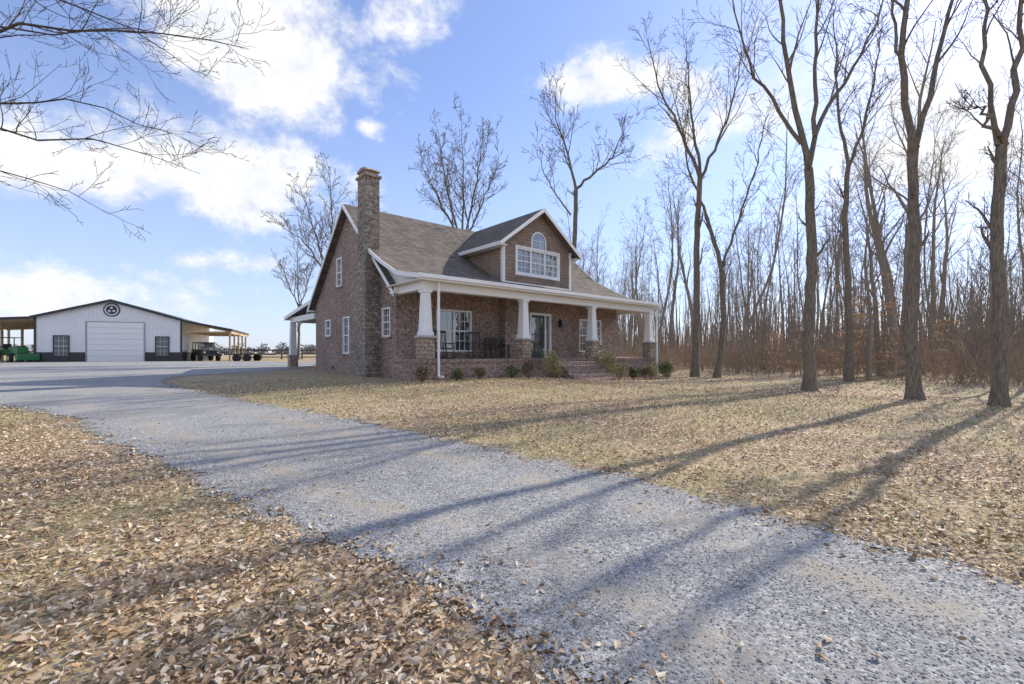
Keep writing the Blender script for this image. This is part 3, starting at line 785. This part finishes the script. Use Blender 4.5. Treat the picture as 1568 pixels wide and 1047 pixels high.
def rocking_chair(x, y, rot):
    e = empty('rocking_chair', (0, 0, 0)); m = MB()
    for sx in (-.28, .28):
        for k in range(8):
            a0 = -.6 + k * .15; a1 = a0 + .15
            m.cyl((sx, math.sin(a0) * .75, .75 - math.cos(a0) * .75 + .02), (sx, math.sin(a1) * .75, .75 - math.cos(a1) * .75 + .02), .018, n=6)
        m.cyl((sx, -.22, .05), (sx, -.24, .62), .02, n=8); m.cyl((sx, .22, .05), (sx, .30, 1.12), .02, n=8)
        m.box(sx - .04, sx + .04, -.3, .27, .62, .65)
    m.box(-.27, .27, -.25, .24, .40, .44)
    for k in range(7): x0 = -.23 + k * .075; m.cyl((x0, .23, .45), (x0, .31, 1.08), .014, n=6)
    m.box(-.3, .3, .28, .33, 1.06, 1.16)
    m.obj('seat_and_frame', black, e)
    c, s_ = math.cos(ANG), math.sin(ANG)
    e.location = (-3.12 + c * x - s_ * y, 16.3 + s_ * x + c * y, 1.2); e.rotation_euler = (0, 0, ANG + rot)
rocking_chair(1.7, 1.35, .15); rocking_chair(3.3, 1.35, -.15); rocking_chair(10.9, 1.2, .1)
def local(x, y, z=0.0):
    c, s_ = math.cos(ANG), math.sin(ANG); return (-3.12 + c * x - s_ * y, 16.3 + s_ * x + c * y, z)
pt = empty('porch_bench', local(4.6, 1.6, 1.2), ANG)
m = MB()
for sx in (-.5, .5): m.box(sx - .03, sx + .03, -.25, -.19, 0, .6); m.box(sx - .03, sx + .03, .2, .26, 0, .95); m.box(sx - .03, sx + .03, -.25, .2, .58, .62)
m.box(-.5, .5, -.25, .2, .40, .44); m.box(-.47, .47, .21, .25, .86, .95)
for k in range(9): m.box(-.42 + k * .1, -.38 + k * .1, .215, .245, .44, .86)
m.obj('bench_frame', black, pt)

def shrub(x, y, r, h, pal, n):
    wx, wy, _ = local(x, y); z = g1(wx, wy)
    cs = []; rs = []
    for k in range(12):
        a = rg.uniform(0, 6.28); q = rg.uniform(0, .6) * r
        cs.append((q * math.cos(a), q * math.sin(a), h * rg.uniform(.3, .8))); rs.append((r * .42, r * .42, h * .28))
    V, F, C = leaf_cloud(cs, rs, n, .035, pal)
    e = empty('shrub', (wx, wy, z)); np_mesh('foliage', V, F, leafm, e, colors=C)
    tb = Tubes()
    for k in range(9): grow(tb, np.zeros(3), unit(np.array([rg.normal(0, .5), rg.normal(0, .5), 1])), h * .8, .012, 3, 4, [0, 0, 0, 3], .02, .1, .3, .5, .004)
    tb.mesh('stems', bark, parent=e)
gr = [(.08,.11,.045),(.13,.165,.06),(.18,.2,.09)]; yl = [(.38,.34,.15),(.27,.28,.12),(.48,.43,.22)]; rd = [(.25,.14,.1),(.2,.17,.09),(.14,.14,.06)]
for x, y, r, h, p, n in ((-.5, -.7, .45, .65, rd, 900), (.9, -.7, .3, .5, gr, 600), (1.9, -.75, .35, .5, rd, 600), (3.4, -.8, .45, .55, gr, 900), (4.3, -.8, .4, .8, rd, 800),
        (5.6, -.9, .6, 1.2, yl, 1600), (9.3, -.9, .6, 1.45, yl, 1600), (10.1, -1.0, .55, .9, yl, 1100), (11.4, -.9, .45, .65, gr, 900), (12.3, -1.0, .4, .6, rd, 800), (13.0, -.9, .5, .9, yl, 1000), (14.3, -1.0, .7, .9, gr, 1400), (15.4, -.4, .8, .85, yl, 1500), (16.4, 0.2, .6, .6, gr, 1000)):
    shrub(x, y, r, h, p, n)

# ------------------------------------------------------------------ METAL BARN
BA = math.radians(23); bx, by = -40.2, 38.5
barn = empty('metal_barn', (bx, by, 0), BA)
m_w, t, bb = new_mat('white_ribbed_metal')
tc, v = wall_coord(t)
wv = t.n('ShaderNodeTexWave', {'Vector': tc, 'Scale': 1.1, 'Distortion': 0.0}, wave_type='BANDS', bands_direction='X')
t.set(bb, 'Base Color', t.ramp(t.noise(tc, .7, 3), [(.3, c4(.72,.73,.74)), (.7, c4(.8,.8,.81))])); bb.inputs['Roughness'].default_value = .45
bp = t.n('ShaderNodeBump', {'Height': t.ramp(wv.outputs[1], [(.75, c4(0,0,0)), (.9, c4(1,1,1))]), 'Strength': .6, 'Distance': .03}); t.set(bb, 'Normal', bp.outputs[0])
bz = .5; W = 10.3; EZ = 4.55; PZ = 6.1; DP = 14
MB().prism([(0, bz), (W, bz), (W, EZ), (W / 2, PZ), (0, EZ)], 0, DP, 'y').obj('walls', m_w, barn)
w = MB(); w.box(-.03, 3.35, -.04, -.003, bz, 1.5); w.box(7.55, W + .03, -.04, -.003, bz, 1.5); w.box(W + .003, W + .04, 0, DP, bz, 1.5)
w.box(-.05, .1, -.05, -.041, bz, EZ - .05); w.box(W - .1, W + .05, -.05, -.041, bz, EZ - .05)
w.prism([(-.2, EZ - .02), (W / 2, PZ + .05), (W + .2, EZ - .02), (W + .2, EZ - .22), (W / 2, PZ - .16), (-.2, EZ - .22)], -.35, -.30, 'y')
w.prism([(W + .2, EZ - .05), (W + 4.1, 3.72), (W + 4.1, 3.5), (W + .2, EZ - .27)], -.35, -.30, 'y')
w.prism([(-.2, EZ - .05), (-7.5, 3.95), (-7.5, 3.73), (-.2, EZ - .27)], -.35, -.30, 'y')
w.obj('black_trim', black, barn)
rf = MB(); rf.prism([(-.2, EZ), (W / 2, PZ + .08), (W + .2, EZ), (W + .2, EZ - .06), (W / 2, PZ + .02), (-.2, EZ - .06)], -.3, DP + .3, 'y')
rf.prism([(W + .2, EZ - .06), (W + 4.1, 3.72), (W + 4.1, 3.66), (W + .2, EZ - .12)], -.3, DP - 2, 'y')
rf.prism([(-.2, EZ - .06), (-7.5, 3.95), (-7.5, 3.89), (-.2, EZ - .12)], -.3, DP, 'y')
rf.obj('metal_roof', simple_mat('roof_metal', (.05,.05,.055), .4, metal=.3), barn)
wd = simple_mat('raw_pine', (.52,.41,.26), .8, .2, 3)
pp = MB()
for k in range(5):
    y = .1 + k * 2.6; pp.box(W + 3.75, W + 3.9, y, y + .15, .4, 3.62)
    if k < 5: pp.box(W + .1, W + 4.0, y + .16, y + .2, 3.36, 3.5)
pp.box(W + 3.91, W + 3.95, 0, 12, 3.3, 3.55)
for k in range(5): y = .1 + k * 3; pp.box(-7.3, -7.15, y, y + .15, .4, 3.85); pp.box(-3.6, -3.45, y, y + .15, .4, 4.1)
for k in range(12): y = -.2 + k * 1.1; pp.prism([(W + .2, EZ - .15), (W + 4.0, 3.63), (W + 4.0, 3.5), (W + .2, EZ - .28)], y, y + .05, 'y'); pp.prism([(-.2, EZ - .15), (-7.3, 3.87), (-7.3, 3.74), (-.2, EZ - .28)], y, y + .05, 'y')
pp.obj('lean_to_posts', wd, barn)
sf = MB(); sf.prism([(W + .22, EZ - .121), (W + 4.05, 3.655), (W + 4.05, 3.64), (W + .22, EZ - .136)], -.28, DP - 2.1, 'y'); sf.prism([(-.22, EZ - .121), (-7.45, 3.885), (-7.45, 3.87), (-.22, EZ - .136)], -.28, DP - .1, 'y')
sf.obj('lean_to_underside', simple_mat('underside', (.68,.62,.49), .7), barn)
gd = MB()
for k in range(7): gd.box(3.45, 7.45, -.06, -.004, .66 + k * .5, .66 + k * .5 + .485)
gd.obj('roll_up_door', simple_mat('door_white', (.80,.80,.79), .5, .03), barn, .012)
df = MB(); df.box(3.36, 3.44, -.09, -.005, bz, 4.2); df.box(7.46, 7.54, -.09, -.005, bz, 4.2); df.box(3.44, 7.46, -.09, -.005, 4.15, 4.2)
df.obj('door_trim', simple_mat('grey_trim', (.35,.35,.36), .5), barn)
bw = MB(); bg = MB(); bm_ = MB()
for a in (1.25, 8.35):
    bw.box(a - .07, a, -.07, -.004, 1.1, 2.95); bw.box(a + .95, a + 1.02, -.07, -.004, 1.1, 2.95); bw.box(a, a + .95, -.07, -.004, 2.88, 2.95); bw.box(a, a + .95, -.07, -.004, 1.1, 1.17)
    bm_.box(a + .02, a + .93, -.064, -.055, 2.0, 2.05)
    for q in (.31, .62): bm_.box(a + q, a + q + .025, -.066, -.0575, 1.19, 2.86)
    for q in (1.6, 2.45): bm_.box(a + .02, a + .93, -.062, -.053, q, q + .025)
    bg.box(a, a + .95, -.045, -.042, 1.17, 2.88)
bw.obj('window_frames', black, barn); bm_.obj('window_muntins', simple_mat('muntin', (.6,.6,.6), .5), barn); bg.obj('window_glass', simple_mat('dark_glass', (.12,.13,.14), .15), barn)
ec = (W / 2, 5.25)
def disc(r, y0, y1): return MB().prism([(ec[0] + r * math.cos(a), ec[1] + r * math.sin(a)) for a in np.linspace(0, 2 * math.pi, 32, endpoint=False)], y0, y1, 'y')
disc(.60, -.05, -.004).obj('emblem_ring', black, barn); disc(.49, -.06, -.051).obj('emblem_white', white, barn); disc(.40, -.07, -.061).obj('emblem_disc', black, barn)
stt = MB()
for ang in (90, 215, 330):
    cx = ec[0] + .19 * math.cos(math.radians(ang)); cz = ec[1] + .19 * math.sin(math.radians(ang))
    stt.prism([(cx + (.15 if k % 2 == 0 else .06) * math.cos(math.radians(90 + 36 * k + ang)), cz + (.15 if k % 2 == 0 else .06) * math.sin(math.radians(90 + 36 * k + ang))) for k in range(10)], -.08, -.071, 'y')
stt.obj('emblem_stars', white, barn)

def bl(x, y, z): c, s_ = math.cos(BA), math.sin(BA); return (bx + c * x - s_ * y, by + s_ * x + c * y, z)
rubber = simple_mat('rubber', (.025,.025,.025), .85)
glow = simple_mat('lens', (.6,.6,.55), .2)
uv = empty('offroad_vehicle', bl(W + 1.6, 1.4, .64), BA + .45)
m = MB()
m.box(-.78, .78, -1.7, 1.6, .55, .9); m.prism([(-1.75, .9), (-.5, .9), (-.45, 1.12), (-1.7, 1.04)], -.62, .62); m.box(-.78, .78, -.4, 1.6, .9, 1.15)
m.box(-.7, .7, -1.78, -1.71, .6, 1.03)
m.obj('body', simple_mat('dark_paint', (.05,.055,.055), .35), uv, .03)
m = MB()
for sx in (-.68, .68): m.cyl((sx, -.42, 1.1), (sx, -.2, 1.78), .035); m.cyl((sx, .6, 1.1), (sx, .6, 1.78), .035); m.cyl((sx, 1.5, 1.1), (sx, 1.45, 1.78), .035)
m.cyl((-.68, -.2, 1.76), (.68, -.2, 1.76), .035); m.box(-.76, .76, -.25, 1.55, 1.78, 1.84); m.box(-.85, .85, -1.95, -1.82, .5, .68)
for k in range(6): m.box(-.4 + k * .15, -.34 + k * .15, -1.80, -1.782, .65, .98)
m.box(-.95, -.6, -1.6, -.7, .88, .93); m.box(.6, .95, -1.6, -.7, .88, .93)
m.obj('roll_cage_and_bumper', black, uv)
MB().prism([(-.41, 1.17), (-.22, 1.74), (-.2, 1.74), (-.39, 1.17)], -.62, .62).obj('windshield', glass, uv)
m = MB()
for sx in (-.74, .74):
    for sy in (-1.15, 1.1): m.cyl((sx - .13, sy, .4), (sx + .13, sy, .4), .4, n=20)
m.obj('wheels', rubber, uv, .04)
m = MB(); m.cyl((-.55, -1.8, .85), (-.55, -1.77, .85), .09); m.cyl((.55, -1.8, .85), (.55, -1.77, .85), .09); m.obj('headlights', glow, uv)
tl = empty('flatbed_trailer', (-25.2, 43.5, .62), math.radians(8))
m = MB(); m.box(-1.6, 1.6, -1, 1, .62, .74)
for k in range(7): m.box(-1.55 + k * .5, -1.5 + k * .5, -1.03, -1.0, .74, 1.1)
m.box(-1.6, 1.6, -1.03, -.99, 1.1, 1.16); m.box(-1.6, 1.6, .99, 1.03, 1.1, 1.16); m.box(1.6, 2.6, -.05, .05, .62, .7)
for k in range(7): m.box(-1.55 + k * .5, -1.5 + k * .5, 1.0, 1.03, .74, 1.1)
m.obj('deck_and_rails', black, tl)
m = MB()
for sx in (-.45, .45):
    for sy in (-1.15, 1.15): m.cyl((sx, sy - .1, .36), (sx, sy + .1, .36), .36, n=18)
m.obj('wheels', rubber, tl, .03)
tr = empty('tractor', bl(-2.2, 1.6, .62), BA + .75)
gn = simple_mat('green_paint', (.03,.16,.05), .35)
m = MB(); m.box(-.35, .35, -2.1, -.4, .75, 1.3); m.box(-.45, .45, -.4, .9, .6, 1.1); m.box(-.98, -.45, 0, 1.15, 1.32, 1.42); m.box(.45, .98, 0, 1.15, 1.32, 1.42); m.box(-.7, .7, -3.1, -2.75, .2, .75)
m.box(-.45, -.37, -2.8, -1.0, .55, .7); m.box(.37, .45, -2.8, -1.0, .55, .7)
m.obj('hood_and_fenders', gn, tr, .04)
m = MB()
for sx in (-.75, .75): m.cyl((sx - .16, .6, .62), (sx + .16, .6, .62), .62, n=22)
for sx in (-.6, .6): m.cyl((sx - .12, -1.6, .38), (sx + .12, -1.6, .38), .38, n=18)
m.obj('tyres', rubber, tr, .05)
m = MB()
for sx in (-.75, .75): m.cyl((sx - .17, .6, .62), (sx + .17, .6, .62), .3, n=18)
for sx in (-.6, .6): m.cyl((sx - .13, -1.6, .38), (sx + .13, -1.6, .38), .18, n=14)
m.obj('wheel_rims', simple_mat('yellow_paint', (.6,.45,.05), .4), tr)
m = MB()
for sx in (-.5, .5): m.cyl((sx, .95, 1.1), (sx, .95, 2.1), .035)
m.box(-.6, .6, -.1, 1.1, 2.1, 2.16); m.box(-.25, .25, .35, .75, 1.1, 1.2); m.box(-.25, .25, .7, .78, 1.2, 1.6); m.cyl((0, -.2, 1.2), (0, .1, 1.5), .03)
m.cyl((-.2, .1, 1.5), (.2, .1, 1.5), .025)
m.obj('canopy_and_seat', black, tr)
fe = empty('board_fence', (0, 0, 0)); m = MB()
for k in range(14):
    x = -32 + k * 2.4; z = g1(x, 54); m.box(x - .07, x + .07, 53.95, 54.07, z - .1, z + 1.3)
m.box(-32, -.8, 53.91, 53.947, 1.68, 1.82); m.box(-32, -.8, 53.91, 53.947, 1.25, 1.38); m.box(-32, -.8, 53.91, 53.947, .88, 1.0)
m.obj('posts_and_rails', simple_mat('weathered_wood', (.11,.095,.08), .85), fe)

# ------------------------------------------------------------------ world / sun / camera
SAZ = math.atan2(.79, .61); SEL = math.radians(34)
w = bpy.data.worlds.new('World'); scene.world = w; w.use_nodes = True
t = NT(w.node_tree); bg = w.node_tree.nodes['Background']
sky = t.n('ShaderNodeTexSky', sky_type='NISHITA', sun_disc=False, sun_elevation=SEL, sun_rotation=SAZ, air_density=1.0, dust_density=.4, ozone_density=2.5)
STR = .15
tc = t.n('ShaderNodeTexCoord').outputs['Generated']
sp = t.n('ShaderNodeSeparateXYZ', {0: tc})
az = t.math('ARCTAN2', sp.outputs[0], sp.outputs[1]); el = t.math('ARCSINE', sp.outputs[2])
n_big = t.noise(t.n('ShaderNodeMapping', {'Vector': tc, 'Scale': (1, 1, 1.6)}).outputs[0], 6.0, 8, .64)
n_fine = t.noise(tc, 18.0, 5, .65)
tot = None
for (a, e, sa, se, amp) in ((-.60,.33,.21,.08,1.05),(-.78,.28,.14,.05,.9),(-.50,.51,.19,.09,.95),(-.64,.60,.24,.10,.95),(-.23,.64,.09,.06,.75),(-.303,.44,.035,.022,.62),(-.53,.25,.07,.03,.8),
    (.22,.53,.16,.045,.85),(.50,.43,.30,.11,.60),(.82,.34,.25,.14,.76),(-.85,.09,.34,.06,.66),(-.55,.17,.12,.025,.55),(2.2,.5,.9,.3,.8),(-2.2,.4,.9,.3,.8)):
    u = t.math('DIVIDE', t.math('SUBTRACT', az, a), sa); v = t.math('DIVIDE', t.math('SUBTRACT', el, e), se)
    q = t.math('ADD', t.math('MULTIPLY', u, u), t.math('MULTIPLY', v, v))
    g = t.math('MULTIPLY', t.math('EXPONENT', t.math('MULTIPLY', q, -.8)), amp)
    tot = g if tot is None else t.math('MAXIMUM', tot, g)
dens = t.math('ADD', tot, t.math('MULTIPLY', t.math('SUBTRACT', n_big, .5), 2.0))
dens = t.math('ADD', dens, t.math('MULTIPLY', t.math('SUBTRACT', n_fine, .5), .65))
mask = t.n('ShaderNodeMapRange', {0: dens, 1: .22, 2: .80, 3: 0.0, 4: .97}, interpolation_type='SMOOTHSTEP').outputs[0]
shade = t.ramp(n_fine, [(.32, c4(5.9, 6.1, 6.5)), (.62, c4(7.4, 7.35, 7.3))])
skyc = t.mix(1.0, sky.outputs[0], c4(1.3, 1.3, 1.58), 'MULTIPLY')
hz = t.n('ShaderNodeMapRange', {0: el, 1: 0.0, 2: .5, 3: .68, 4: .14}).outputs[0]
skyc = t.mix(hz, skyc, c4(4.3, 4.95, 6.3))
colr = t.mix(mask, skyc, shade)
t.set(bg, 'Color', colr); bg.inputs[1].default_value = STR

sd = bpy.data.lights.new('sun', 'SUN'); sd.energy = 5.0; sd.angle = math.radians(.5); sd.color = (1, .93, .82)
so = bpy.data.objects.new('sun', sd); COL.objects.link(so)
dirv = Vector((math.sin(SAZ) * math.cos(SEL), math.cos(SAZ) * math.cos(SEL), math.sin(SEL)))
so.rotation_euler = dirv.to_track_quat('Z', 'Y').to_euler(); so.location = (30, 20, 40)

cam = bpy.data.cameras.new('camera'); co = bpy.data.objects.new('camera', cam); COL.objects.link(co)
cam.sensor_width = 36; cam.lens = 36 * 700 / 1568; cam.shift_y = 16.5 / 1568; cam.clip_end = 5000; cam.clip_start = .05
co.location = (0, 0, 1.45); co.rotation_euler = (math.radians(90), 0, 0)
scene.camera = co
